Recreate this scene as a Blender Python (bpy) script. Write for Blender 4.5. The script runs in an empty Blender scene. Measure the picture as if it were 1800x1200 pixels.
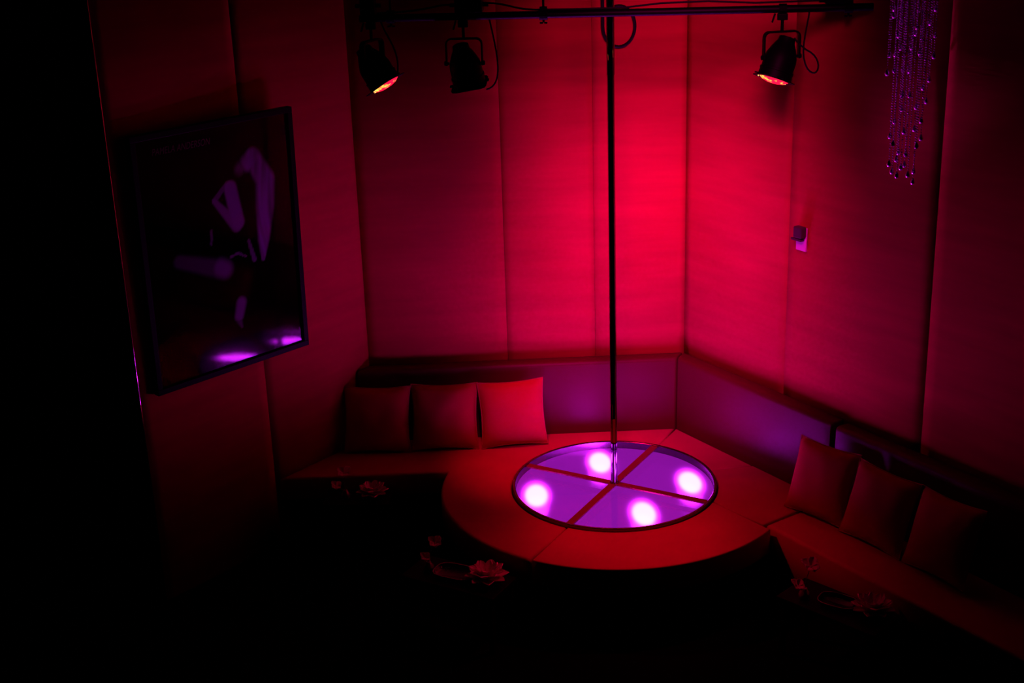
import bpy, bmesh, math, random
from mathutils import Vector, Matrix, noise
from mathutils.geometry import tessellate_polygon

random.seed(7)
S = bpy.context.scene
C = S.collection
PI = math.pi
R = math.radians

# ------------------------------------------------------------------ camera, world, light, exposure
cam_d = bpy.data.cameras.new('camera'); cam = bpy.data.objects.new('camera', cam_d); C.objects.link(cam)
PITCH, ROLL = 0.3433, 0.0345
cX = Vector((1, 0, 0)); cF = Vector((0, math.cos(PITCH), -math.sin(PITCH))); cU = Vector((0, math.sin(PITCH), math.cos(PITCH)))
rt_ = cX*math.cos(ROLL) - cU*math.sin(ROLL); up_ = cX*math.sin(ROLL) + cU*math.cos(ROLL)
M = Matrix((rt_, up_, -cF)).transposed().to_4x4(); M.translation = (-0.6052, -7.8207, 4.2098)
cam.matrix_world = M
cam_d.sensor_width = 36; cam_d.sensor_fit = 'HORIZONTAL'; cam_d.lens = 36*2437.84/1800
cam_d.clip_start = .05; cam_d.clip_end = 60
S.camera = cam
S.view_settings.view_transform = 'Standard'; S.view_settings.look = 'None'
S.view_settings.exposure = 0; S.view_settings.gamma = 1; S.view_settings.use_curve_mapping = False
S.cycles.use_denoising = True
S.cycles.max_bounces = 8; S.cycles.transparent_max_bounces = 12
S.cycles.sample_clamp_indirect = 4
w = bpy.data.worlds.new('dark'); S.world = w; w.use_nodes = True
w.node_tree.nodes['Background'].inputs[0].default_value = (0, 0, 0, 1)
w.node_tree.nodes['Background'].inputs[1].default_value = 0

PURPLE = (.70, .016, 1.0)
RED = (1.0, .0, .05)
LAMP_W = 120           # watts of each purple uplight under the stage glass
CAN_W = 105            # watts of each red stage light
PANEL_HOT, PANEL_BASE = 62.0, .36
ADDED_WASH_W = 1000          # watts of the red lights added out of frame to brighten the walls

for wx_, wz_, cone_, share_ in ((-.15, 1.30, 34, 1.35), (.35, 2.75, 34, .46)):      # two unseen red lights added to brighten the walls, aimed low and high
    wd_ = bpy.data.lights.new('added_red_wash', 'SPOT'); wd_.energy = ADDED_WASH_W*share_; wd_.color = (1, 0, .34)
    wd_.spot_size = R(cone_); wd_.spot_blend = 1; wd_.shadow_soft_size = .40
    wash = bpy.data.objects.new('added_red_wash', wd_); C.objects.link(wash); wash.location = (wx_, -2.6, 4.2)
    wash.rotation_euler = (Vector((.40, .90, wz_))-Vector(wash.location)).to_track_quat('-Z', 'Y').to_euler()

# ------------------------------------------------------------------ materials
def mat(name, col, rough=.6, metal=0, spec=.5, bump=0, bscale=60, stretch=(1, 1, 1), var=0, vscale=4, **kw):
    m = bpy.data.materials.new(name); m.use_nodes = True
    nt = m.node_tree; b = nt.nodes['Principled BSDF']
    b.inputs['Base Color'].default_value = (*col, 1); b.inputs['Roughness'].default_value = rough
    b.inputs['Metallic'].default_value = metal; b.inputs['Specular IOR Level'].default_value = spec
    for k, v in kw.items(): b.inputs[k.replace('_', ' ')].default_value = v
    if bump or var:
        tc = nt.nodes.new('ShaderNodeTexCoord'); mp = nt.nodes.new('ShaderNodeMapping')
        mp.inputs['Scale'].default_value = stretch; nt.links.new(tc.outputs['Object'], mp.inputs['Vector'])
    if bump:
        n = nt.nodes.new('ShaderNodeTexNoise'); n.inputs['Scale'].default_value = bscale; n.inputs['Detail'].default_value = 4
        nt.links.new(mp.outputs[0], n.inputs['Vector'])
        bp = nt.nodes.new('ShaderNodeBump'); bp.inputs['Strength'].default_value = bump; bp.inputs['Distance'].default_value = .004
        nt.links.new(n.outputs[0], bp.inputs['Height']); nt.links.new(bp.outputs[0], b.inputs['Normal'])
    if var:
        n2 = nt.nodes.new('ShaderNodeTexNoise'); n2.inputs['Scale'].default_value = vscale; n2.inputs['Detail'].default_value = 3
        nt.links.new(mp.outputs[0], n2.inputs['Vector'])
        rp = nt.nodes.new('ShaderNodeValToRGB')
        rp.color_ramp.elements[0].position = .3; rp.color_ramp.elements[1].position = .7
        rp.color_ramp.elements[0].color = (*[c*(1-var) for c in col], 1); rp.color_ramp.elements[1].color = (*[min(1, c*(1+var)) for c in col], 1)
        nt.links.new(n2.outputs[0], rp.inputs[0]); nt.links.new(rp.outputs[0], b.inputs['Base Color'])
    return m

WALL = mat('red_wall_cloth', (.50, .003, .040), .9, spec=.04, bump=.14, bscale=9, stretch=(1, 1, 9), var=.10, vscale=1.6)
SEAT = mat('red_upholstery', (.42, .015, .075), .75, spec=.15, bump=.12, bscale=160, var=.05, vscale=6)
VINYL = mat('backrest_vinyl', (.085, .004, .012), .45, spec=.20, bump=.06, bscale=30)
PILLOW = mat('cushion_cloth', (.42, .012, .032), .85, spec=.08, bump=.25, bscale=220)
PIPING = mat('cushion_piping', (.40, .02, .06), .85, spec=.08)
BLACK = mat('black_carpet', (.0022, .002, .0022), .95, spec=.0, bump=.3, bscale=200)
BLACKWALL = mat('black_paint', (.003, .002, .002), .9, spec=.02)
PLINTH = mat('black_plinth', (.004, .003, .003), .7, spec=.05)
TABLEM = mat('black_table_lacquer', (.003, .003, .003), .55, spec=.05)
IRON = mat('black_powder_coat', (.0014, .0014, .0014), .5, spec=.04)
CABLE = mat('black_rubber', (.004, .004, .004), .7, spec=.15)
RAILM = mat('black_tube', (.0016, .0014, .0018), .45, spec=.06)
CHROME = mat('chrome', (.34, .32, .38), .025, 1.0)
TRIMCHROME = mat('chrome_trim', (.40, .36, .40), .06, 1.0)
RIM = mat('dark_chrome_rim', (.16, .13, .16), .22, 1.0)
BAR = mat('glass_bars', (.19, .015, .04), .5, spec=.3)
WHITE = mat('white_plastic', (.85, .7, .85), .45, spec=.4)
DARKPLASTIC = mat('dark_plastic', (.06, .03, .05), .5, spec=.3)
FRAMEM = mat('frame_black', (.003, .0025, .005), .45, spec=.06)
CRYSTAL = mat('cut_crystal', (.80, .66, .80), .22, .75, spec=1.0)
PETAL = mat('crystal_petal', (.66, .45, .5), .16, spec=.9)
FLOWER = mat('pale_flower_petal', (.75, .45, .5), .6, spec=.2)
STEM = mat('dark_stem', (.12, .05, .05), .6)
BEAD = mat('clear_bead', (.34, .2, .24), .25, spec=.7)
GLASSRIM = mat('glass_rim', (.45, .35, .4), .15, spec=.6)

def thin_glass(name, amount, rough=.015):
    m = bpy.data.materials.new(name); m.use_nodes = True; nt = m.node_tree; nt.nodes.clear()
    o = nt.nodes.new('ShaderNodeOutputMaterial'); mx = nt.nodes.new('ShaderNodeMixShader')
    t = nt.nodes.new('ShaderNodeBsdfTransparent'); g = nt.nodes.new('ShaderNodeBsdfGlossy')
    g.inputs['Roughness'].default_value = rough; f = nt.nodes.new('ShaderNodeFresnel'); f.inputs['IOR'].default_value = 1.45
    mu = nt.nodes.new('ShaderNodeMath'); mu.operation = 'MULTIPLY'; mu.inputs[1].default_value = amount
    nt.links.new(f.outputs[0], mu.inputs[0]); nt.links.new(mu.outputs[0], mx.inputs[0])
    nt.links.new(t.outputs[0], mx.inputs[1]); nt.links.new(g.outputs[0], mx.inputs[2]); nt.links.new(mx.outputs[0], o.inputs[0])
    return m
GLASS = thin_glass('clear_glass', 1.0)
PANE = thin_glass('picture_glass', .8, .06)

# lamps under the stage glass, as four hot areas of a lit diffuser
LAMPS = [(-.06, .396), (.479, .053), (-.487, -.057), (.149, -.355)]
def panel_material():
    m = bpy.data.materials.new('purple_light_panel'); m.use_nodes = True; nt = m.node_tree; nt.nodes.clear()
    N = nt.nodes.new; L = nt.links.new
    o = N('ShaderNodeOutputMaterial'); em = N('ShaderNodeEmission'); tc = N('ShaderNodeTexCoord')
    total = None
    for lx, ly in LAMPS:
        sp = N('ShaderNodeVectorMath'); sp.operation = 'SUBTRACT'; sp.inputs[1].default_value = (lx, ly, 0); L(tc.outputs['Object'], sp.inputs[0])
        sc = N('ShaderNodeVectorMath'); sc.operation = 'MULTIPLY'; sc.inputs[1].default_value = (1/.068, 1/.150, 0); L(sp.outputs[0], sc.inputs[0])
        ln = N('ShaderNodeVectorMath'); ln.operation = 'LENGTH'; L(sc.outputs[0], ln.inputs[0])
        # hot core with a soft skirt: 1/(1+(d)^4)
        p4 = N('ShaderNodeMath'); p4.operation = 'POWER'; p4.inputs[1].default_value = 12.0; L(ln.outputs['Value'], p4.inputs[0])
        ad = N('ShaderNodeMath'); ad.operation = 'ADD'; ad.inputs[1].default_value = 1.0; L(p4.outputs[0], ad.inputs[0])
        dv = N('ShaderNodeMath'); dv.operation = 'DIVIDE'; dv.inputs[0].default_value = PANEL_HOT; L(ad.outputs[0], dv.inputs[1])
        if total is None: total = dv
        else:
            a2 = N('ShaderNodeMath'); a2.operation = 'ADD'; L(total.outputs[0], a2.inputs[0]); L(dv.outputs[0], a2.inputs[1]); total = a2
    fin = N('ShaderNodeMath'); fin.operation = 'ADD'; fin.inputs[1].default_value = PANEL_BASE; L(total.outputs[0], fin.inputs[0])
    em.inputs[0].default_value = (*PURPLE, 1); L(fin.outputs[0], em.inputs[1])
    gl = N('ShaderNodeBsdfGlossy'); gl.inputs['Roughness'].default_value = .12; gl.inputs[0].default_value = (.08, .08, .08, 1)
    add = N('ShaderNodeAddShader'); L(em.outputs[0], add.inputs[0]); L(gl.outputs[0], add.inputs[1]); L(add.outputs[0], o.inputs[0])
    return m
PANELM = panel_material()

def lens_material():
    m = bpy.data.materials.new('red_gel_lens'); m.use_nodes = True; nt = m.node_tree; nt.nodes.clear()
    N = nt.nodes.new; L = nt.links.new
    o = N('ShaderNodeOutputMaterial'); em = N('ShaderNodeEmission'); tc = N('ShaderNodeTexCoord')
    n = N('ShaderNodeTexNoise'); n.inputs['Scale'].default_value = 22; L(tc.outputs['Object'], n.inputs['Vector'])
    r = N('ShaderNodeValToRGB'); r.color_ramp.elements[0].position = .54; r.color_ramp.elements[1].position = .68
    r.color_ramp.elements[0].color = (1, .004, .035, 1); r.color_ramp.elements[1].color = (1, .45, .05, 1)
    L(n.outputs[0], r.inputs[0]); L(r.outputs[0], em.inputs[0]); em.inputs[1].default_value = 2.4
    L(em.outputs[0], o.inputs[0]); return m
LENS = lens_material()
def emit(name, col, st):
    m = bpy.data.materials.new(name); m.use_nodes = True; nt = m.node_tree; nt.nodes.clear()
    o = nt.nodes.new('ShaderNodeOutputMaterial'); e = nt.nodes.new('ShaderNodeEmission')
    e.inputs[0].default_value = (*col, 1); e.inputs[1].default_value = st; nt.links.new(e.outputs[0], o.inputs[0]); return m
GLINTM = emit('painted_glint', (1, .55, .12), 2.4)

# ------------------------------------------------------------------ helpers
def mesh_obj(name, verts, faces, m, parent=None, smooth=False, loc=None):
    me = bpy.data.meshes.new(name); me.from_pydata([tuple(v) for v in verts], [], faces); me.update()
    if m: me.materials.append(m)
    o = bpy.data.objects.new(name, me); C.objects.link(o)
    if smooth: me.shade_smooth()
    if parent: o.parent = parent
    if loc: o.location = loc
    return o
def bm_obj(name, bm, m, parent=None, smooth=False, recalc=True):
    if recalc: bmesh.ops.recalc_face_normals(bm, faces=bm.faces)
    me = bpy.data.meshes.new(name); bm.to_mesh(me); bm.free()
    if m: me.materials.append(m)
    o = bpy.data.objects.new(name, me); C.objects.link(o)
    if smooth: me.shade_smooth(); me.set_sharp_from_angle(angle=R(38))
    if parent: o.parent = parent
    return o
def empty(name, loc=(0, 0, 0), rot=None, **props):
    o = bpy.data.objects.new(name, None); C.objects.link(o); o.location = loc
    if rot: o.rotation_euler = rot
    for k, v in props.items(): o[k] = v
    return o
def tag(o, label, cat=None, group=None):
    o['label'] = label
    if cat: o['category'] = cat
    if group: o['group'] = group
    return o
def structure(o, label=None):
    o['kind'] = 'structure'
    if label: o['label'] = label
    return o
def box(bm, c, s, mtx=None, bev=0):
    r = bmesh.ops.create_cube(bm, size=1); vs = r['verts']
    bmesh.ops.scale(bm, vec=s, verts=vs); bmesh.ops.translate(bm, vec=c, verts=vs)
    if bev:
        es = list({e for v in vs for e in v.link_edges})
        rb = bmesh.ops.bevel(bm, geom=es, offset=bev, segments=2, affect='EDGES', profile=.6)
        vs = list({v for f in rb['faces'] for v in f.verts} | {v for v in vs if v.is_valid})
    if mtx is not None: bmesh.ops.transform(bm, matrix=mtx, verts=vs)
    return vs
def tube(bm, pts, r, n=8, cap=True, closed=False):
    pts = [Vector(p) for p in pts]; rings = []
    N = len(pts); prev = None
    for i, p in enumerate(pts):
        if closed: t = (pts[(i+1) % N]-pts[i-1])
        else: t = (pts[min(i+1, N-1)]-pts[max(i-1, 0)])
        t.normalize()
        if prev is None:
            a = Vector((0, 0, 1)) if abs(t.z) < .9 else Vector((1, 0, 0))
            x = t.cross(a).normalized()
        else:
            x = (prev - t*prev.dot(t)).normalized()
        prev = x; y = t.cross(x)
        rr = r[i] if isinstance(r, (list, tuple)) else r
        rings.append([bm.verts.new(p + (x*math.cos(2*PI*k/n)+y*math.sin(2*PI*k/n))*rr) for k in range(n)])
    for i in range(N if closed else N-1):
        A, B = rings[i], rings[(i+1) % N]
        for k in range(n): bm.faces.new((A[k], A[(k+1) % n], B[(k+1) % n], B[k]))
    if cap and not closed:
        bm.faces.new(rings[0][::-1]); bm.faces.new(rings[-1])
def lathe(bm, prof, n=24, mtx=None, cap0=True, cap1=True):
    rings = []
    for r, z in prof:
        if r < 1e-6: rings.append([bm.verts.new((0, 0, z))])
        else: rings.append([bm.verts.new((r*math.cos(2*PI*k/n), r*math.sin(2*PI*k/n), z)) for k in range(n)])
    for A, B in zip(rings, rings[1:]):
        for k in range(n):
            a0, a1 = A[k % len(A)], A[(k+1) % len(A)]; b0, b1 = B[k % len(B)], B[(k+1) % len(B)]
            q = []
            for v in (a0, a1, b1, b0):
                if v not in q: q.append(v)
            if len(q) >= 3: bm.faces.new(q)
    if cap0 and len(rings[0]) > 1: bm.faces.new(rings[0][::-1])
    if cap1 and len(rings[-1]) > 1: bm.faces.new(rings[-1])
    if mtx is not None: bmesh.ops.transform(bm, matrix=mtx, verts=[v for ring in rings for v in ring])
def bez(p0, p1, p2, p3, n=14):
    p0, p1, p2, p3 = map(Vector, (p0, p1, p2, p3))
    return [p0*(1-t)**3+p1*3*t*(1-t)**2+p2*3*t*t*(1-t)+p3*t**3 for t in [i/n for i in range(n+1)]]
def aim(d, yaw=0):
    """matrix whose -Z points along d"""
    d = Vector(d).normalized(); z = -d
    x = Vector((math.cos(yaw), math.sin(yaw), 0)); x = (x - z*x.dot(z)).normalized(); y = z.cross(x)
    return Matrix((x, y, z)).transposed().to_4x4()

# ------------------------------------------------------------------ wall frames (s along the wall, d into the room)
class Frame:
    def __init__(f, P, ang, flip):
        a = R(ang); f.P = Vector((*P, 0)); f.h = Vector((math.cos(a), math.sin(a), 0))
        f.n = Vector((-f.h.y, f.h.x, 0))*flip
        f.ang = math.atan2(f.h.y, f.h.x)
    def __call__(f, s, d, z=0): return f.P + f.h*s + f.n*d + Vector((0, 0, z))
K1 = (.55, .965)
BK = Frame(K1, 181.2, 1)          # back wall, from the right corner to the left
RT = Frame(K1, -57.2, -1)         # right wall, from the corner towards the camera
LEN_B = 2.117
K2 = BK(LEN_B, 0)
LF = Frame((K2.x, K2.y), 230, 1)  # left wall, from the left corner towards the camera
TOP = 4.5

def prism(name, fr, prof, s0, s1, k0, k1, m, parent=None, smooth=False):
    """profile of (d, z) points swept along the wall; s ends slope by k per unit of d"""
    n = len(prof); vs = [fr(s0+k0*d, d, z) for d, z in prof] + [fr(s1+k1*d, d, z) for d, z in prof]
    fs = [(i, (i+1) % n, n+(i+1) % n, n+i) for i in range(n)] + [tuple(range(n))[::-1], tuple(range(n, 2*n))]
    bm = bmesh.new(); V = [bm.verts.new(v) for v in vs]
    for q in fs: bm.faces.new([V[i] for i in q])
    return bm_obj(name, bm, m, parent, smooth)

# ------------------------------------------------------------------ room shell
def slab(name, pts, z0, z1, m):
    n = len(pts); vs = [(x, y, z0) for x, y in pts] + [(x, y, z1) for x, y in pts]
    fs = [tuple(range(n))[::-1], tuple(range(n, 2*n))] + [(i, (i+1) % n, n+(i+1) % n, n+i) for i in range(n)]
    bm = bmesh.new(); V = [bm.verts.new(v) for v in vs]
    for q in fs: bm.faces.new([V[i] for i in q])
    return structure(bm_obj(name, bm, m))
ROOM = [(-5.2, -9.5), (5.2, -9.5), (5.2, 1.6), (-5.2, 1.6)]
slab('floor', ROOM, -.1, 0, BLACK)
slab('ceiling', ROOM, TOP, TOP+.1, BLACKWALL)

def panel(fr, s0, s1, parent, bow=.012, z0=0., z1=TOP):
    """one cloth-covered wall panel: slightly padded, edges rolled back into the joint"""
    g = .0009; a, b = s0+g, s1-g; n = 14; prof = []
    for i in range(n+1):
        t = i/n; s = a+(b-a)*t
        e = min(t, 1-t)*(b-a)
        d = .004 + bow*(1-(2*t-1)**4)*.6 + .002*(1-math.exp(-e/.008))
        prof.append((s, d))
    prof = [(a, -.010)] + prof + [(b, -.010)]
    zs = [z0, z1]; vs = []; m = len(prof)
    for z in zs: vs += [fr(s, d-.014, z) for s, d in prof]
    fs = [(i, i+1, m+i+1, m+i) for i in range(m-1)] + [(m-1, 0, m, 2*m-1), tuple(range(m))[::-1], tuple(range(m, 2*m))]
    bm = bmesh.new(); V = [bm.verts.new(v) for v in vs]
    for q in fs: bm.faces.new([V[i] for i in q])
    o = bm_obj('wall_panel', bm, WALL, parent)
    for p in o.data.polygons: p.use_smooth = abs(p.normal.z) < .5
    return o
def wall(name, fr, seams, L0, L1, k0=0, k1=0, label=None):
    o = structure(prism(name, fr, [(-.12, 0), (-.026, 0), (-.026, TOP), (-.12, TOP)], L0, L1, k0, k1, BLACKWALL), label)
    for a, b in zip(seams, seams[1:]): panel(fr, a, b, o)
    return o
wall('wall_back', BK, [-.010, .593, 1.185, LEN_B+.006], 0, LEN_B, .559, -.454, 'red cloth panelled wall behind the left bench')
wall('wall_right', RT, [-.010, .945, 2.033, 3.05, 4.1], 0, 4.1, .559, 0, 'red cloth panelled wall running to the right')
wall('wall_left', LF, [-.010, .89, 1.815], 0, 1.84, .454, 0, 'dark red cloth panelled wall holding the poster')
# dark return wall beyond the chrome edge
RET = Frame((LF(1.85, 0).x, LF(1.85, 0).y), 196, 1)
structure(prism('wall_entry', RET, [(-.12, 0), (-.03, 0), (-.03, TOP), (-.12, TOP)], .0, 2.6, 0, 0, BLACKWALL), 'black wall beyond the chrome edge')
bm = bmesh.new(); c0 = LF(1.828, .004)
lathe(bm, [(.013, 0.0), (.013, TOP)], 20, Matrix.Translation(c0))
structure(bm_obj('trim_1', bm, TRIMCHROME, None, True), 'slim chrome edge trim at the end of the poster wall')

# ------------------------------------------------------------------ corner sofa with the round stage surround
def pad(name, outline, z0, z1, m, parent, b=.018):
    """upholstered pad from a 2D outline, with a rolled top edge"""
    pts = [Vector((p[0], p[1])) for p in outline]
    area = sum(a.x*c.y-c.x*a.y for a, c in zip(pts, pts[1:]+pts[:1]))
    if area < 0: pts.reverse()
    n = len(pts)
    def off(k):
        out = []
        for i in range(n):
            a = (pts[i]-pts[i-1]).normalized(); c = (pts[(i+1) % n]-pts[i]).normalized()
            na, nc = Vector((-a.y, a.x)), Vector((-c.y, c.x)); mt = (na+nc)
            mt = mt/max(.35, mt.dot(na)) if mt.length > 1e-6 else na
            out.append(pts[i]+mt*k)
        return out
    rings = [(off(0), z0), (off(0), z1-b), (off(b*.13), z1-b*.5), (off(b*.5), z1-b*.13), (off(b), z1)]
    bm = bmesh.new(); RR = [[bm.verts.new((p.x, p.y, z)) for p in r] for r, z in rings]
    for A, B in zip(RR, RR[1:]):
        for i in range(n): bm.faces.new((A[i], A[(i+1) % n], B[(i+1) % n], B[i]))
    bm.faces.new(RR[0][::-1])
    for tri in tessellate_polygon([[v.co.copy() for v in RR[-1]]]): bm.faces.new([RR[-1][i] for i in tri])
    o = bm_obj(name, bm, m, parent)
    for p in o.data.polygons: p.use_smooth = True
    return o
def arc(r, a0, a1, n):
    return [(r*math.cos(R(a0+(a1-a0)*i/n)), r*math.sin(R(a0+(a1-a0)*i/n))) for i in range(n+1)]
def line(a, b, n=4):
    a, b = Vector(a[:2]), Vector(b[:2]); return [tuple(a.lerp(b, i/n)) for i in range(1, n)]
RIN, ROUT, ZS = .640, 1.078, .45
g = .004
inner = (RT(.47, .122)); cornerpt = BK(.5585*.122, .122)
def polar(r, a): return (r*math.cos(R(a)), r*math.sin(R(a)))
sofa = empty('corner_sofa', (0, 0, 0), label='red upholstered corner sofa wrapping the round lit stage', category='sofa')
# left pad
dl = .66; ml = .454
outA = arc(RIN, 60.6, 239.6, 60) + arc(ROUT, 239.75, 165.6, 40) + [tuple(BK(LEN_B+.875*dl-.012, dl)[:2]), tuple(BK(LEN_B+.875*.122-.012, .122)[:2]), tuple((BK(.5585*.122+.004, .122))[:2])]
def clean(o):
    r = []
    for p in o:
        if not r or (Vector(p[:2])-Vector(r[-1][:2])).length > .002: r.append(tuple(p[:2]))
    return r
pad('seat_pad', clean(outA), .30, ZS, SEAT, sofa)
# right pads
q13 = RT(.828, .122)
outB1 = arc(RIN, 59.4, 14.4, 18) + [tuple(RT(.822, .122)[:2]), tuple(RT(.5585*.122+.004, .122)[:2])]
pad('seat_pad', clean(outB1), .30, ZS, SEAT, sofa, .014)
pj = (.812, -.612)
outB2 = arc(RIN, 13.6, -26.6, 16) + [pj, tuple(RT(1.452, .122)[:2]), tuple(RT(.834, .122)[:2])]
pad('seat_pad', clean(outB2), .30, ZS+.001, SEAT, sofa, .010)
outB3 = arc(RIN, -27.2, -119.6, 34) + arc(ROUT, -119.75, -38.2, 40) + [(pj[0]-.003, pj[1]-.006)]
pad('seat_pad', clean(outB3), .30, ZS, SEAT, sofa, .008)
outC = [tuple(RT(1.466, .122)[:2]), tuple(RT(3.4, .122)[:2]), tuple(RT(3.4, .61)[:2]), tuple(RT(1.478, .61)[:2])]
pad('seat_pad', outC, .16, ZS, SEAT, sofa, .022)
# plinths under the pads
bm = bmesh.new(); lathe(bm, [(1.0, 0), (1.0, .299)], 64)
bm_obj('plinth', bm, PLINTH, sofa)
prism('plinth', BK, [(.10, 0), (.60, 0), (.60, .299), (.10, .299)], 1.35, LEN_B-.02, 0, .875, PLINTH, sofa)
prism('plinth', RT, [(.12, 0), (.52, 0), (.52, .159), (.12, .159)], 1.47, 3.38, 0, 0, PLINTH, sofa)
def backprof(h):
    pr = [(.004, .30), (.004, h)]
    for i in range(6):
        a = PI/2*(1-i/5); pr.append((.078+.030*math.cos(a), h-.030+.030*math.sin(a)))
    return pr + [(.112, .75), (.117, .60), (.120, .452), (.120, .30)]
def backrest(fr, s0, s1, k0, k1, h=.955):
    o = prism('backrest', fr, backprof(h), s0, s1, k0, k1, VINYL, sofa)
    bv = o.modifiers.new('bevel', 'BEVEL'); bv.width = .012; bv.segments = 3; bv.limit_method = 'ANGLE'; bv.angle_limit = R(50)
    for p in o.data.polygons: p.use_smooth = True
    return o
backrest(BK, .004, LEN_B-.008, .5585, .86)
backrest(RT, .004, 1.47, .5585, 0)
backrest(RT, 1.50, 3.4, 0, 0, .945)

# ------------------------------------------------------------------ lit stage disc
stage = empty('lit_stage', (0, 0, 0), label='round glass stage floor glowing purple from four lamps', category='stage')
bm = bmesh.new()
prof = [(.634, .30), (.634, .463), (.631, .466), (.618, .466), (.615, .463), (.615, .30)]
lathe(bm, prof, 96, None, False, False); 
bm_obj('rim', bm, RIM, stage, True)['label'] = 'dark metal rim'
bm = bmesh.new(); lathe(bm, [(0, 0), (.614, 0)], 96, None, False, False)
lp = bm_obj('light_panel', bm, PANELM, stage, False); lp.location = (0, 0, .418)
for p in lp.data.polygons:
    if p.normal.z < 0: p.flip()
BARA = [60, 150, 240, 330]
for a in (60, 150):
    bm = bmesh.new(); box(bm, (0, 0, .456), (1.226, .046, .010), Matrix.Rotation(R(a), 4, 'Z'), .002)
    bm_obj('cross_bar', bm, BAR, stage)
for k, a in enumerate(BARA):
    o = arc(.612, a+2.4, a+87.6, 20) + [polar(.036, a+45)]
    n = len(o); bm = bmesh.new()
    V0 = [bm.verts.new((x, y, .458)) for x, y in o]; bm.faces.new(V0)
    bm_obj('glass_pane', bm, GLASS, stage, recalc=False)
BEAMS = [((0, 0, 1), 58, 1.0), ((-.04, .08, 1), 56, 1.0), ((0, 0, 1), 58, 1.0), ((1.25, -.50, 2.75), 25, 3.0)]   # direction, cone, share of LAMP_W
for (lx, ly), (bd, cone, share) in zip(LAMPS, BEAMS):
    ld = bpy.data.lights.new('stage_lamp', 'SPOT'); ld.energy = LAMP_W*share; ld.color = PURPLE
    ld.spot_size = R(cone); ld.spot_blend = 1.0; ld.shadow_soft_size = .07
    lo = bpy.data.objects.new('stage_lamp', ld); C.objects.link(lo); lo.parent = stage
    lo.location = (lx, ly, .440); lo.rotation_euler = Vector(bd).to_track_quat('-Z', 'Y').to_euler()

# pole
pole = empty('dance_pole', (0, 0, .461), label='tall chrome dance pole standing at the centre of the lit stage', category='pole')
bm = bmesh.new(); lathe(bm, [(.0205, .003), (.0205, 2.52)], 32); bm_obj('lower_tube', bm, CHROME, pole, True)
bm = bmesh.new(); lathe(bm, [(.0225, 2.52), (.0225, TOP-.461-.012)], 32); bm_obj('upper_tube', bm, CHROME, pole, True)
bm = bmesh.new(); lathe(bm, [(.028, .0015), (.028, .004), (.022, .007), (.0212, .007)], 28); bm_obj('foot_collar', bm, RIM, pole, True)
bm = bmesh.new(); lathe(bm, [(.024, TOP-.461-.06), (.08, TOP-.461-.012), (.08, TOP-.461-.001)], 24); bm_obj('ceiling_flange', bm, CHROME, pole, True)

# ------------------------------------------------------------------ cushions
def pillow_mesh(wd, ht, th, seed, wrinkle=.0):
    n = 18; bm = bmesh.new(); grid = {}
    for side in (1, -1):
        for i in range(n+1):
            for j in range(n+1):
                u, v = 2*i/n-1, 2*j/n-1
                edge = i in (0, n) or j in (0, n)
                if edge and side == -1: grid[(side, i, j)] = grid[(1, i, j)]; continue
                f = (1-abs(u)**2.4)*(1-abs(v)**2.4)
                z = side*th/2*max(0, f)**.55
                pin = 1 - .075*(1-u*u)*abs(v)**3 - .0
                pin2 = 1 - .075*(1-v*v)*abs(u)**3
                x, y = u*wd/2*pin2, v*ht/2*pin
                nz = noise.noise(Vector((u*1.7+seed*3.1, v*1.7, side*2.0)))*.012*f
                if wrinkle and u > .3:
                    nz += wrinkle*math.sin(14*v+4*u+seed)*math.exp(-((v+.15)/.45)**2)*(u-.3)*f**.5
                grid[(side, i, j)] = bm.verts.new((x, y, z+nz*side))
        for i in range(n):
            for j in range(n):
                q = [grid[(side, i, j)], grid[(side, i+1, j)], grid[(side, i+1, j+1)], grid[(side, i, j+1)]]
                bm.faces.new(q if side == 1 else q[::-1])
    rim = [grid[(1, i, 0)].co.copy() for i in range(n)] + [grid[(1, n, j)].co.copy() for j in range(n)] + \
          [grid[(1, i, n)].co.copy() for i in range(n, 0, -1)] + [grid[(1, 0, j)].co.copy() for j in range(n, 0, -1)]
    return bm, rim
def cushion(fr, s, d, tilt, turn, roll, label, wd=.44, ht=.44, seed=0, wrinkle=0., up=0.):
    """stands on the seat at wall distance d and leans back onto the backrest"""
    bm, rim = pillow_mesh(wd, ht, .15, seed, wrinkle)
    nx = fr.n; base = Matrix((Vector((0, 0, 1)).cross(nx), Vector((0, 0, 1)), nx)).transposed().to_4x4()
    rot = Matrix.Rotation(turn, 4, 'Z') @ base @ Matrix.Rotation(-tilt, 4, 'X') @ Matrix.Rotation(roll, 4, 'Z')
    lo = min((rot @ v.co).z for v in bm.verts)
    root = empty('cushion', fr(s, d, ZS - lo + .002 + up)); root.rotation_euler = rot.to_euler()
    tag(root, label, 'cushion', 'scatter cushions on the corner sofa')
    bm_obj('cover', bm, PILLOW, root, True)
    b2 = bmesh.new(); tube(b2, rim, .0042, 6, closed=True); bm_obj('piping', b2, PIPING, root, True)
    return root
def sB(x): return (BK.P.x - x)
cushion(BK, sB(-.625), .262, R(17), R(3), R(1.5), 'brightest square cushion, nearest the lit stage, creased on its right side', seed=1, wrinkle=.022)
cushion(BK, sB(-1.072), .262, R(18), R(0), R(-1), 'middle square cushion of the three on the left bench', seed=2)
cushion(BK, sB(-1.520), .262, R(18), R(-3), R(-1), 'darkest square cushion at the far left end of the bench', seed=3)
cushion(RT, 1.575, .275, R(20), R(4), R(2), 'red square cushion leaning at the gap between the right backrests', seed=4)
cushion(RT, 2.010, .27, R(19), R(2), R(-1), 'dim square cushion second along the right bench', seed=5)
cushion(RT, 2.455, .27, R(20), R(-4), R(3), 'barely lit square cushion farthest along the dark right bench', seed=6)

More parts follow.
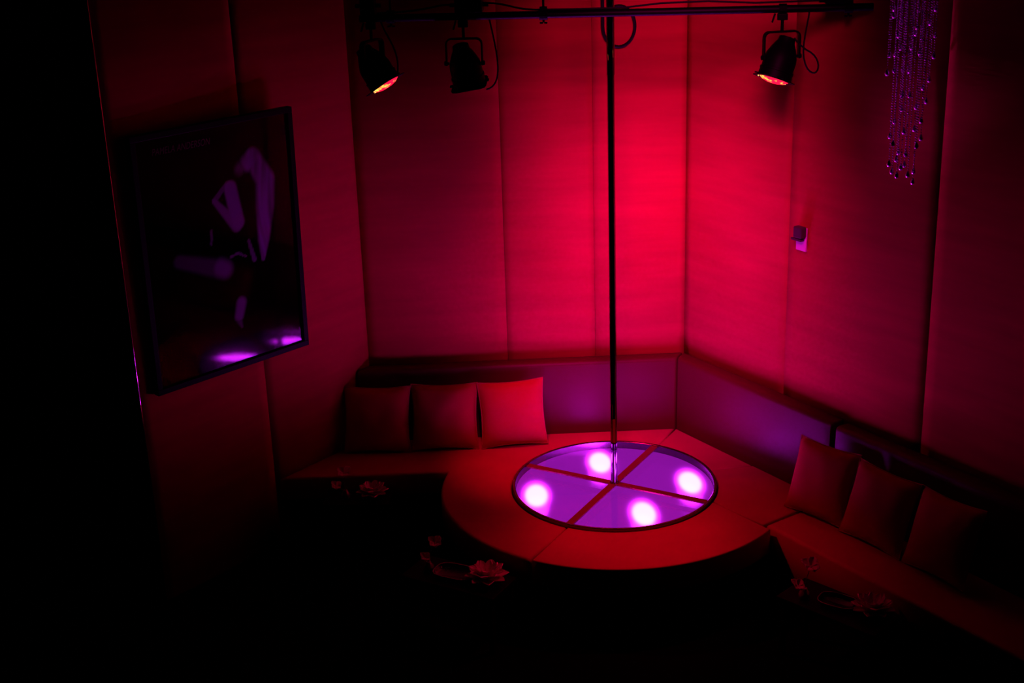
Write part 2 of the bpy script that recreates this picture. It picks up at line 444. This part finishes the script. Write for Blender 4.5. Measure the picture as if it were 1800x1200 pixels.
# ------------------------------------------------------------------ lighting rail and stage lights
RA, RB = Vector((-1.375, -.089, 3.345)), Vector((1.362, -.352, 3.345))
def rail_at(x): return RA.lerp(RB, (x-RA.x)/(RB.x-RA.x))
rdir = (RB-RA).normalized()
rail = empty('lighting_rail', tuple(rail_at(0)), label='long black tube rail carrying three stage lights across the top', category='lighting rail')
off = rail_at(0)
bm = bmesh.new(); tube(bm, [RA-off, RB-off], .0205, 20); bm_obj('rail_tube', bm, RAILM, rail, True)
ryaw = math.atan2(rdir.y, rdir.x)
def clamp_mesh(bm, wing=True):
    lathe(bm, [(.029, -.022), (.029, .022)], 14, Matrix.Rotation(PI/2, 4, 'Y'))
    box(bm, (0, 0, .030), (.040, .050, .022), None, .004)
    if wing:
        box(bm, (0, 0, -.032), (.012, .012, .020))
        for s in (-1, 1): box(bm, (s*.012, 0, -.044), (.018, .006, .010), Matrix.Rotation(0, 4, 'Y'), .002)
for px, rod, big in ((-1.205, .011, 0), (-.375, .012, 0), (1.235, .012, 0)):
    p = rail_at(px)
    bm = bmesh.new(); clamp_mesh(bm)
    tube(bm, [(0, 0, .035), (0, 0, TOP-3.345)], rod*.55, 8)
    o = bm_obj('rail_hanger', bm, IRON, rail); o.location = p-off; o.rotation_euler = (0, 0, ryaw)
# junction boxes on top of the rail
def jbox(name, x, size, label, up=.03):
    p = rail_at(x); t = empty(name, tuple(p+Vector((0, 0, .0205))), (0, 0, ryaw), label=label, category='junction box')
    bm = bmesh.new(); box(bm, (0, 0, size[2]/2+.002), size, None, .008); bm_obj('housing', bm, IRON, t)
    for s in (-1, 1):
        bm = bmesh.new(); tube(bm, [(s*size[0]*.5, 0, size[2]*.4), (s*(size[0]*.5+.03), 0, size[2]*.4)], .011, 10)
        bm_obj('cable_gland', bm, IRON, t)
    bm = bmesh.new(); box(bm, (0, 0, size[2]+.006), (size[0]*.8, size[1]*.8, .008), None, .002); bm_obj('lid', bm, IRON, t)
    return t
jbox('junction_box', -.775, (.15, .10, .10), 'black junction box on the rail above the middle stage light')
jbox('junction_box', -1.325, (.08, .08, .12), 'black junction box at the left end of the rail')
jbox('junction_box', 1.16, (.10, .07, .05), 'black junction box near the right end of the rail')
def cable(name, pts, r, label, group=None):
    bm = bmesh.new(); tube(bm, pts, r, 7); return tag(bm_obj(name, bm, CABLE, None, True), label, 'cable', group)
def railtop(x, dz=.03, dy=0): return rail_at(x)+Vector((0, dy, dz))
cable('cable', bez(railtop(-.84, .06), railtop(-.97, .075), railtop(-.93, .035), railtop(-1.28, .026)), .0055, 'black cable lying along the rail left of the middle light')
cable('cable', bez(railtop(-.70, .07), railtop(-.55, .065), railtop(-.55, .03), railtop(-.40, .026)) + [railtop(-.2, .025), railtop(.05, .026), railtop(.25, .045), railtop(.5, .05), railtop(.75, .035), railtop(1.1, .04)], .0055, 'long black cable lying along the rail towards the right light')

def stage_light(x, d, yaw, label, lit, knob=1, drop=.118):
    p = rail_at(x); d = Vector(d).normalized()
    t = empty('stage_light', tuple(p), None, label=label, category='stage light')
    Y = Matrix.Rotation(yaw, 4, 'Z')
    bm = bmesh.new()
    Rl = Matrix.Rotation(ryaw, 4, 'Z')
    vs0 = len(bm.verts); lathe(bm, [(.028, -.020), (.028, .020)], 14, Rl @ Matrix.Rotation(PI/2, 4, 'Y'))
    box(bm, (0, 0, -.040), (.055, .030, .036), Rl, .005)
    box(bm, (-.030, 0, -.058), (.010, .012, .050), Rl @ Matrix.Rotation(R(18), 4, 'Y'), .002)
    tube(bm, [(0, 0, -.05), (0, 0, -drop)], .0085, 10)
    bm_obj('hook_clamp', bm, IRON, t)
    # yoke: flat U-shaped strap
    bm = bmesh.new(); hw = .098; arm = .145; rc = .030
    path = [Vector((-hw, 0, -drop-arm)), Vector((-hw, 0, -drop-rc))]
    for i in range(1, 6):
        a = PI - PI/2*i/5; path.append(Vector((-hw+rc+rc*math.cos(a), 0, -drop-rc+rc*math.sin(a))))
    path += [Vector((-v.x, 0, v.z)) for v in reversed(path)]
    rings = []
    for i, q in enumerate(path):
        tn = (path[min(i+1, len(path)-1)]-path[max(i-1, 0)]).normalized(); nn = Vector((-tn.z, 0, tn.x))
        rings.append([bm.verts.new(Y @ (q+nn*a*.0045+Vector((0, b*.016, 0)))) for a, b in ((1, 1), (1, -1), (-1, -1), (-1, 1))])
    for A, B in zip(rings, rings[1:]):
        for k in range(4): bm.faces.new((A[k], A[(k+1) % 4], B[(k+1) % 4], B[k]))
    bm.faces.new(rings[0][::-1]); bm.faces.new(rings[-1])
    bm_obj('yoke', bm, IRON, t)
    # can body, local -Z is the beam
    piv = Vector((0, 0, -drop-arm+.012))
    body = bm_obj('can_body', can_bm(), IRON, t, True); BM = Matrix.Translation(piv) @ aim(d, yaw); body.matrix_local = BM
    for s in (-1, 1):
        bm = bmesh.new(); lathe(bm, [(.007, 0), (.007, .014), (.013, .016), (.013, .026), (.008, .029)], 10, Y @ Matrix.Translation((s*.084, 0, 0)) @ Matrix.Rotation(s*PI/2, 4, 'Y'))
        k = bm_obj('tilt_knob', bm, IRON, t); k.location = piv
    # gel frame: square plate with round hole and clip ears
    bm = bmesh.new(); nseg = 32; hole = .084; half = .099
    for zz in (-.148, -.152):
        pass
    inn, outr = [], []
    for k_ in range(nseg):
        a = 2*PI*k_/nseg; c_, s_ = math.cos(a), math.sin(a); f = half/max(abs(c_), abs(s_)); f = min(f, half*1.28)
        inn.append((hole*c_, hole*s_)); outr.append((f*c_, f*s_))
    L = [[bm.verts.new((x_, y_, z_)) for x_, y_ in ring] for z_ in (-.1225, -.1265) for ring in (inn, outr)]
    for k_ in range(nseg):
        j = (k_+1) % nseg
        bm.faces.new((L[0][k_], L[0][j], L[1][j], L[1][k_])); bm.faces.new((L[2][k_], L[3][k_], L[3][j], L[2][j]))
        bm.faces.new((L[1][k_], L[1][j], L[3][j], L[3][k_])); bm.faces.new((L[0][k_], L[2][k_], L[2][j], L[0][j]))
    for a in range(4):
        box(bm, (.096, 0, -.118), (.030, .030, .006), Matrix.Rotation(PI/2*a+PI/4*0, 4, 'Z'), .001)
    gf = bm_obj('gel_frame', bm, IRON, t); gf.matrix_local = BM.copy()
    # lens
    bm = bmesh.new(); lathe(bm, [(0, -.146), (.035, -.1435), (.060, -.137), (.080, -.1245)], 28, None, False, False)
    ln = bm_obj('lens', bm, LENS if lit else GLASSDARK, t, True); ln.matrix_local = BM.copy()
    if lit:
        for a0, a1 in ((20, 95), (150, 172)):  # glints at the lens edge, shaped as glowing arcs
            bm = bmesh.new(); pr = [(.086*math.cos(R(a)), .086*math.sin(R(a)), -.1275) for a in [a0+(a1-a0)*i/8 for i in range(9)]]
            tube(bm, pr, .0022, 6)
            hr = bm_obj('reflector_glint', bm, GLINTM, t); hr.matrix_local = BM.copy()
        ld = bpy.data.lights.new('can_lamp', 'SPOT'); ld.energy = CAN_W*lit; ld.color = RED; ld.spot_size = R(38); ld.spot_blend = 1; ld.shadow_soft_size = .06
        lo = bpy.data.objects.new('can_lamp', ld); C.objects.link(lo); lo.parent = t
        lo.matrix_local = BM @ Matrix.Translation((0, 0, -.165))
    return t, piv, BM
def can_bm():
    bm = bmesh.new()
    prof = [(.036, .108), (.044, .104), (.047, .082), (.060, .060), (.074, .030), (.084, .006), (.088, -.020), (.088, -.070), (.093, -.072), (.093, -.082), (.090, -.084), (.092, -.122), (.087, -.122), (.086, -.10), (.060, -.04), (.020, .0)]
    lathe(bm, prof, 32, None, True, True)
    for k in range(10):
        a = 2*PI*k/10; box(bm, (.064, 0, .048), (.010, .004, .045), Matrix.Rotation(a, 4, 'Z') @ Matrix.Rotation(R(-20), 4, 'Y'))
    return bm
GLASSDARK = mat('unlit_lens', (.02, .008, .01), .1, spec=.6)
tL, pL, bL = stage_light(-1.318, (.50, -.17, -.83), math.atan2(.88, .47), 'lit stage light at the left end of the rail, tilted right', 1.0)
tM, pM, bM = stage_light(-.812, (.18, .19, -.96), R(-5), 'stage light second along the rail, pointing down with its lens hidden', 1.6)
tR, pR, bR = stage_light(.893, (-.33, -.19, -.92), R(8), 'lit stage light near the right end of the rail, aimed left', 1.0)
def tocable(t, body, x0, pts, label):
    A = rail_at(x0)+Vector((0, .01, -.018)); B = t.location + body @ Vector((.0, .0, .105))
    cable('power_cable', [A]+pts(A, B), .005, label)
tocable(tM, bM, -.668, lambda A, B: bez(A, A+Vector((.04, 0, -.20)), A+Vector((.07, 0, -.36)), A+Vector((-.03, -.03, -.375)), 16)[1:], 'black power cable hanging beside the middle stage light')
tocable(tL, bL, -1.262, lambda A, B: bez(A, A+Vector((.03, 0, -.10)), A+Vector((.10, .02, -.16)), A+Vector((.07, .04, -.30)), 14)[1:], 'black power cable hanging beside the left stage light')
tocable(tR, bR, 1.035, lambda A, B: bez(A, A+Vector((-.01, 0, -.10)), A+Vector((-.05, 0, -.22)), A+Vector((.00, 0, -.30)), 10)[1:] +
        bez(A+Vector((.00, 0, -.30)), A+Vector((.06, 0, -.38)), A+Vector((.10, 0, -.25)), A+Vector((-.01, 0, -.20)), 12)[1:] + bez(A+Vector((-.01, 0, -.20)), A+Vector((-.04, 0, -.175)), A+Vector((-.06, 0, -.16)), A+Vector((-.075, 0, -.135)), 6)[1:], 'black power cable looping beside the right stage light')
# dark ring standing for a cable's shadow on the back wall behind the pole
c0 = BK(.425, .020, 3.13)
pts = [c0 + BK.h*(.105*math.sin(a)*-1) + Vector((0, 0, .125*math.cos(a))) + BK.n*.004*math.sin(2*a) for a in [R(-150)+R(300)*i/28 for i in range(29)]]
pts = [c0 + BK.h*(-.10*math.cos(R(a))) + Vector((0, 0, .125*math.sin(R(a)))) for a in range(120, -181, -10)]
cable('cable_shadow_ring', pts + [pts[-1]+Vector((0, 0, .12)), pts[-1]+Vector((0, 0, .9))], .0105, 'dark ring shaped as the shadow of a looped cable on the red wall behind the pole')

# ------------------------------------------------------------------ framed poster
PW0, PW1, PZ0, PZ1 = .615, 1.72, 1.305, 2.805
pf = LF
ps = (PW0+PW1)/2; pz = (PZ0+PZ1)/2; pw, ph = PW1-PW0, PZ1-PZ0
poster = empty('framed_poster', tuple(pf(ps, .072, pz)), None, label='black framed poster of a long-haired woman on the left wall', category='poster')
xv = -pf.h; pm = Matrix((xv, Vector((0, 0, 1)), xv.cross(Vector((0, 0, 1))))).transposed().to_4x4()
if (pm @ Vector((0, 0, 1))).dot(pf.n) < 0:
    raise RuntimeError('poster normal')
pm = Matrix.Rotation(R(-3.5), 4, 'Z') @ Matrix.Rotation(R(1.15), 4, xv) @ pm
poster.rotation_euler = pm.to_euler()
fw = .034
for nm, c_, s_ in (('t', (0, ph/2-fw/2, 0), (pw, fw, .044)), ('b', (0, -ph/2+fw/2, 0), (pw, fw, .044)), ('l', (-pw/2+fw/2, 0, 0), (fw, ph-2*fw, .044)), ('r', (pw/2-fw/2, 0, 0), (fw, ph-2*fw, .044))):
    bm = bmesh.new(); box(bm, c_, s_, None, .003); bm_obj('frame_rail', bm, FRAMEM, poster)
bm = bmesh.new(); box(bm, (0, 0, -.012), (pw-2*fw, ph-2*fw, .012)); bm_obj('backing', bm, BLACKWALL, poster)
# printed picture: soft tonal patches stored per vertex as the print's own ink colour
def P(s, z): return (ps-s, z-pz)
NX, NY = 120, 165
wx, hy = (pw-2*fw)/2, (ph-2*fw)/2
vals = []
def seg(p, a, b):
    a, b, p = Vector(a), Vector(b), Vector(p); ab = b-a; t = max(0, min(1, (p-a).dot(ab)/ab.dot(ab))); return (p-(a+ab*t)).length, t
def sm(x): x = max(0, min(1, x)); return x*x*(3-2*x)
hair_l = [P(*q) for q in [(.91, 2.549), (.83, 2.40), (.845, 2.25), (.875, 2.05), (.89, 1.93)]]
hair_r = [.060, .070, .068, .045, .014]
def ink(x, y):
    p = (x, y); v = 0
    for i in range(4):
        d_, t = seg(p, hair_l[i], hair_l[i+1]); r_ = hair_r[i]+(hair_r[i+1]-hair_r[i])*t
        strand = .62+.38*noise.noise(Vector((x*42+.8*math.sin(y*9), y*3.2, 0)))
        v = max(v, sm((r_*1.15-d_)/(r_*.5))*strand)
    def cap(a, b, r0, r1, k, soft=.35):
        d_, t = seg(p, P(*a), P(*b)); r_ = r0+(r1-r0)*t; return sm((r_-d_)/(r_*soft))*k
    v = max(v, cap((.945, 2.525), (.905, 2.545), .070, .066, .80, .6)*(.7+.4*noise.noise(Vector((x*34, y*8, 5)))))
    face = cap((1.0, 2.505), (1.01, 2.49), .055, .05, .42, .9)*(.7+.5*noise.noise(Vector((x*30, y*30, 3))))
    v = max(v, face)
    v = max(v, cap((1.083, 2.40), (1.05, 2.19), .052, .055, .72))
    v = max(v, cap((1.105, 2.43), (1.20, 2.345), .014, .020, .42), cap((1.20, 2.345), (1.06, 2.17), .020, .045, .62))
    v = max(v, cap((.985, 2.06), (.955, 1.94), .012, .018, .45))
    v = max(v, cap((1.47, 2.045), (1.24, 1.955), .055, .075, .26, .6), cap((1.20, 1.945), (1.17, 1.93), .082, .078, .62, .7))
    v = max(v, cap((1.12, 1.994), (1.065, 2.004), .008, .010, .55), cap((1.065, 2.004), (1.015, 1.972), .010, .006, .5))
    v = max(v, cap((1.075, 1.70), (1.10, 1.62), .048, .042, .55, .6), cap((1.10, 1.59), (1.085, 1.545), .030, .008, .25, .8))
    v = max(v, cap((1.237, 2.18), (1.247, 2.10), .010, .010, .4))
    return v
verts, faces = [], []
for j in range(NY+1):
    for i in range(NX+1):
        verts.append((-wx+2*wx*i/NX, -hy+2*hy*j/NY, 0))
for j in range(NY):
    for i in range(NX):
        a = j*(NX+1)+i; faces.append((a, a+1, a+NX+2, a+NX+1))
PRINT = bpy.data.materials.new('printed_picture'); PRINT.use_nodes = True
nt = PRINT.node_tree; pb = nt.nodes['Principled BSDF']; va = nt.nodes.new('ShaderNodeVertexColor'); va.layer_name = 'ink'
nt.links.new(va.outputs[0], pb.inputs['Base Color']); pb.inputs['Roughness'].default_value = .7; pb.inputs['Specular IOR Level'].default_value = 0
pr = mesh_obj('print', verts, faces, PRINT, poster, loc=(0, 0, -.0048))
ca = pr.data.color_attributes.new('ink', 'FLOAT_COLOR', 'POINT')
INK = 1.35
for k, v in enumerate(verts):
    q = ink(v[0], v[1])*INK
    ca.data[k].color = (q*.62+.0012, q*.6+.001, q+.001, 1)
pr['label'] = 'dark print of a seated woman with long hair'
fc = bpy.data.curves.new('lettering', 'FONT'); fc.body = 'PAMELA ANDERSON'; fc.size = .055; fc.shear = .25; fc.align_x = 'CENTER'; fc.space_character = 1.02
tmp = bpy.data.objects.new('tmp', fc); C.objects.link(tmp)
dg = bpy.context.evaluated_depsgraph_get(); me = bpy.data.meshes.new_from_object(tmp.evaluated_get(dg)); bpy.data.objects.remove(tmp)
INKM = mat('lettering_ink', (.16, .12, .2), .7, spec=.0)
me.materials.clear(); me.materials.append(INKM)
xs = [v.co.x for v in me.vertices]; kk = .385/(max(xs)-min(xs))
for v in me.vertices: v.co.x *= kk
lt = bpy.data.objects.new('lettering', me); C.objects.link(lt); lt.parent = poster; lt.location = (*P(1.385, 2.675), -.004); lt.rotation_euler = (0, 0, R(0))
bm = bmesh.new(); V = [bm.verts.new(q) for q in ((-wx, -hy, .004), (wx, -hy, .004), (wx, hy, .004), (-wx, hy, .004))]; bm.faces.new(V)
bm_obj('glass_pane', bm, PANE, poster, recalc=False)

# ------------------------------------------------------------------ wall sensor on the right wall
sen = empty('wall_sensor', tuple(RT(1.075, .0065, 1.985)), None, label='small white and dark wall sensor box on the right wall', category='sensor')
sm_ = Matrix((-RT.h*-1, RT.n, Vector((0, 0, 1)))).transposed().to_4x4(); 
def RTm(): return Matrix((RT.h, RT.n, Vector((0, 0, 1)))).transposed()
B3 = RTm().to_4x4()
bm = bmesh.new(); box(bm, (0, .006, -.012), (.082, .012, .142), B3, .003); bm_obj('back_plate', bm, WHITE, sen)
bm = bmesh.new(); box(bm, (.008, .034, .036), (.070, .045, .070), B3, .012); bm_obj('sensor_housing', bm, DARKPLASTIC, sen)
bm = bmesh.new(); box(bm, (-.012, .030, -.012), (.082, .030, .014), B3, .003); bm_obj('bracket_shelf', bm, DARKPLASTIC, sen)

# ------------------------------------------------------------------ hanging crystal strands
DOTS = [(1.362, -0.757, 3.377), (1.349, -0.804, 3.35), (1.498, -0.718, 3.364), (1.389, -0.8, 3.32), (1.46, -0.834, 3.294), (1.478, -0.756, 3.252), (1.429, -0.623, 3.226), (1.429, -0.675, 3.171), (1.483, -0.685, 3.172), (1.48, -0.836, 3.167), (1.353, -0.756, 3.149), (1.362, -0.824, 3.161), (1.546, -0.856, 3.151), (1.342, -0.895, 3.094), (1.313, -0.871, 3.077), (1.478, -0.682, 3.053), (1.44, -0.705, 3.065), (1.569, -0.73, 3.013), (1.536, -0.745, 2.976), (1.385, -0.913, 2.974), (1.429, -0.885, 2.964), (1.535, -0.813, 2.919), (1.492, -0.795, 2.888), (1.428, -0.766, 2.875), (1.39, -0.78, 2.815), (1.464, -0.986, 2.854), (1.469, -0.866, 2.789), (1.421, -0.852, 2.775), (1.338, -0.902, 2.765), (1.327, -0.999, 2.746), (1.49, -0.915, 2.752), (1.437, -1.027, 2.737), (1.409, -0.82, 2.662), (1.441, -0.842, 2.655), (1.368, -0.931, 2.651), (1.313, -1.001, 2.645), (1.435, -0.848, 2.603), (1.391, -0.939, 2.61), (1.368, -0.866, 2.574), (1.476, -0.876, 2.573), (1.42, -0.968, 2.578), (1.357, -0.993, 2.582), (1.451, -0.957, 2.538), (1.578, -0.753, 3.239), (1.563, -0.78, 3.373), (1.545, -0.765, 3.303), (1.611, -0.6, 3.372)]
CT = 3.95
chx = sum(d[0] for d in DOTS)/len(DOTS); chy = sum(d[1] for d in DOTS)/len(DOTS)
chand = empty('crystal_chandelier', (chx, chy, CT), None, label='cascade of clear crystal bead strands hanging at upper right', category='chandelier')
bm = bmesh.new(); lathe(bm, [(.01, .06), (.22, .04), (.25, .02), (.25, .0), (0, 0)], 32); bm_obj('canopy', bm, CHROME, chand, True)
bm = bmesh.new(); lathe(bm, [(.012, .05), (.012, TOP-CT)], 12); bm_obj('stem_rod', bm, CHROME, chand, True)
dbm = bmesh.new(); bmesh.ops.create_icosphere(dbm, subdivisions=2, radius=.0125)
for v in dbm.verts:
    if v.co.z > 0: v.co.z *= 1.5; v.co.x *= (1-.35*v.co.z/.0188); v.co.y *= (1-.35*v.co.z/.0143)
    v.co.z *= 1.15
dme = bpy.data.meshes.new('crystal_drop'); dbm.to_mesh(dme); dbm.free(); dme.materials.append(CRYSTAL); dme.shade_smooth()
O8 = [Vector(q) for q in ((1, 0, 0), (0, 1, 0), (-1, 0, 0), (0, -1, 0), (0, 0, 1), (0, 0, -1))]
F8 = [(0, 1, 4), (1, 2, 4), (2, 3, 4), (3, 0, 4), (1, 0, 5), (2, 1, 5), (3, 2, 5), (0, 3, 5)]
def bead_strand(x, y, z, drop=True):
    vs, fs = [], []; zz = z+.018; k = 0
    while zz < CT:
        r = .0042 if k % 5 else .0058
        b = len(vs); vs += [(x-chx+q.x*r, y-chy+q.y*r, zz-CT+q.z*r) for q in O8]; fs += [(a+b, c+b, d+b) for a, c, d in F8]
        zz += .0125; k += 1
    o = mesh_obj('bead_strand', vs, fs, BEAD, chand, True)
    if drop:
        d = bpy.data.objects.new('crystal_drop', dme); C.objects.link(d); d.parent = o; d.location = (x-chx, y-chy, z-CT)
for d in DOTS: bead_strand(*d)

# ------------------------------------------------------------------ low tables with crystal pieces
def low_table(x, y, rz, label, tw=.56, td=.34, h=.36):
    t = empty('low_table', (x, y, 0), (0, 0, rz), label=label, category='table')
    bm = bmesh.new(); box(bm, (0, 0, h-.012), (tw, td, .024), None, .004); bm_obj('table_top', bm, TABLEM, t)
    for sx in (-1, 1):
        for sy in (-1, 1):
            bm = bmesh.new(); box(bm, (sx*(tw/2-.03), sy*(td/2-.03), (h-.024)/2), (.03, .03, h-.024), None, .003); bm_obj('leg', bm, TABLEM, t)
    return t
TH = .36
def petal_mesh(L, W, curl, lift, n=6):
    vs, fs = [], []
    for i in range(n+1):
        t = i/n; wd = max(.0015, W*.5*(math.sin(PI*min(.985, (.06+.94*t)**1.35)))**.75)
        x = L*t; z = lift*t + curl*t*t
        for j in (-1, -.5, 0, .5, 1): vs.append((x - abs(j)**2*wd*.15, wd*j, z+abs(j)**2*wd*.40))
    for i in range(n):
        for j in range(4):
            a = i*5+j; fs.append((a, a+1, a+6, a+5))
    return vs, fs
def solid(o, th=.003):
    m = o.modifiers.new('solid', 'SOLIDIFY'); m.thickness = th; return o
def lotus(x, y, z, label, sc=1.0, rot=0.):
    t = empty('crystal_lotus', (x, y, z), (0, 0, rot), label=label, category='candle holder', group='crystal lotus candle holders')
    first = {}
    for n, L, W, curl, lift, zz in ((8, .072, .046, .010, .010, .010), (8, .058, .042, .006, .034, .014), (8, .036, .030, .002, .046, .018)):
        me0 = None
        for k in range(n):
            a = 2*PI*(k+(.5 if n == 8 and L < .07 else 0))/n
            if me0 is None:
                vs, fs = petal_mesh(L*sc, W*sc, curl*sc, lift*sc); o = solid(mesh_obj('petal', vs, fs, PETAL, t, False), .005); me0 = o
            else:
                o = me0.copy(); C.objects.link(o); o.parent = t
            o.location = (.012*sc*math.cos(a), .012*sc*math.sin(a), zz*sc); o.rotation_euler = (0, 0, a)
    bm = bmesh.new(); lathe(bm, [(.026*sc, .0005), (.030*sc, .008*sc), (.018*sc, .014*sc), (.022*sc, .034*sc), (.019*sc, .034*sc), (.015*sc, .020*sc), (0, .020*sc)], 16)
    bm_obj('candle_cup', bm, CRYSTAL, t, True)
    return t
def blossom(bm_list, c, r, tilt, n, parent, m=FLOWER):
    """orchid-like blossom: broad petals around a throat"""
    for k in range(n):
        a = (R(50), R(125), R(215), R(325), R(268))[k]
        vs, fs = petal_mesh(r*(1.1 if k < 2 else .8), r*.98, .10*r, .12*r, 5)
        o = solid(mesh_obj('petal', vs, fs, m, parent, True), .0015)
        o.matrix_local = Matrix.Translation(c) @ tilt @ Matrix.Rotation(a, 4, 'Z')
    b = bmesh.new(); bmesh.ops.create_icosphere(b, subdivisions=1, radius=r*.16); bmesh.ops.translate(b, vec=c, verts=b.verts)
    bm_obj('flower_centre', b, m, parent, True)
def flower_vase(x, y, z, label, sc=1.0, rot=0., tall=.13, heads=((0, .02, 1.0), (-.055, -.01, .45))):
    t = empty('flower_vase', (x, y, z), (0, 0, rot), label=label, category='vase', group='small flower vases on the low tables')
    bm = bmesh.new(); lathe(bm, [(.022, .001), (.030, .012), (.030, .030), (.016, .050), (.013, .058), (.010, .058), (.013, .050), (.024, .028), (.022, .010), (0, .008)], 18)
    bm_obj('vase_bowl', bm, CRYSTAL, t, True)
    for i, (dx, dy, hh) in enumerate(heads):
        top = Vector((dx, dy, .03+tall*hh))
        bm = bmesh.new(); tube(bm, bez((0, 0, .012), (0, 0, .07*hh+.03), (dx*.6, dy*.6, top.z-.02), top), .0022, 6); bm_obj('stem', bm, STEM, t, True)
        blossom(None, top, (.054 if i == 0 else .042)*sc, Matrix.Rotation(R(24), 4, 'X') @ Matrix.Rotation(R(10*i), 4, 'Y'), 5, t)
    return t
def dish(x, y, z, label, rot=0., a=.085, b=.062):
    t = empty('glass_dish', (x, y, z), (0, 0, rot), label=label, category='dish', group='shallow glass dishes on the low tables')
    ring = []
    for k in range(32):
        th = 2*PI*k/32; c_, s_ = math.cos(th), math.sin(th); f = (abs(c_)**3.2+abs(s_)**3.2)**(-1/3.2); ring.append((c_*f, s_*f))
    bm = bmesh.new(); lv = [(.78, .001), (.90, .010), (1.0, .026), (.96, .027), (.86, .012), (.74, .006)]
    RR = [[bm.verts.new((px*a*k_, py*b*k_, zz)) for px, py in ring] for k_, zz in lv]
    for A, B in zip(RR, RR[1:]):
        for k in range(32): bm.faces.new((A[k], A[(k+1) % 32], B[(k+1) % 32], B[k]))
    bm.faces.new(RR[0][::-1]); bm.faces.new(RR[-1])
    bm_obj('bowl', bm, SMOKE, t, True)
    bm = bmesh.new(); tube(bm, [(px*a*.98, py*b*.98, .027) for px, py in ring], .0022, 6, closed=True); bm_obj('lip', bm, GLASSRIM, t, True)['label'] = 'bright glass lip'
    return t
SMOKE = mat('smoked_glass', (.006, .004, .005), .12, spec=.2)
low_table(-1.615, .128, R(-3), 'low black table in front of the left bench', .42, .22)
low_table(-.95, -.93, R(-30), 'low black table in front of the round stage', .60, .27)
low_table(1.075, -1.385, R(-46), 'low black table in front of the dark right bench', .60, .27)
lotus(-1.52, .135, TH, 'crystal lotus candle holder on the table by the left bench', 1.25, .2)
flower_vase(-1.690, .120, TH, 'small vase with pale blossoms on the table by the left bench', 1.0, .1)
lotus(-.790, -1.000, TH, 'sparkling crystal lotus candle holder on the table before the stage', 1.5, .1)
flower_vase(-1.120, -.850, TH, 'small vase with pale blossoms on the table before the stage', .9, .2, heads=((.045, .02, .95), (-.02, -.015, .45)))
dish(-.970, -.920, TH, 'square glass dish between vase and lotus before the stage', R(-26), .125, .082)
lotus(1.235, -1.475, TH, 'dim crystal lotus candle holder on the table by the right bench', 1.4, .3)
flower_vase(.915, -1.290, TH, 'small vase with pale blossoms on the table by the right bench', 1.1, .3, heads=((.05, .03, 1.0), (-.045, -.01, .4)))
dish(1.075, -1.375, TH, 'square glass dish between vase and lotus by the right bench', R(-34), .105, .07)
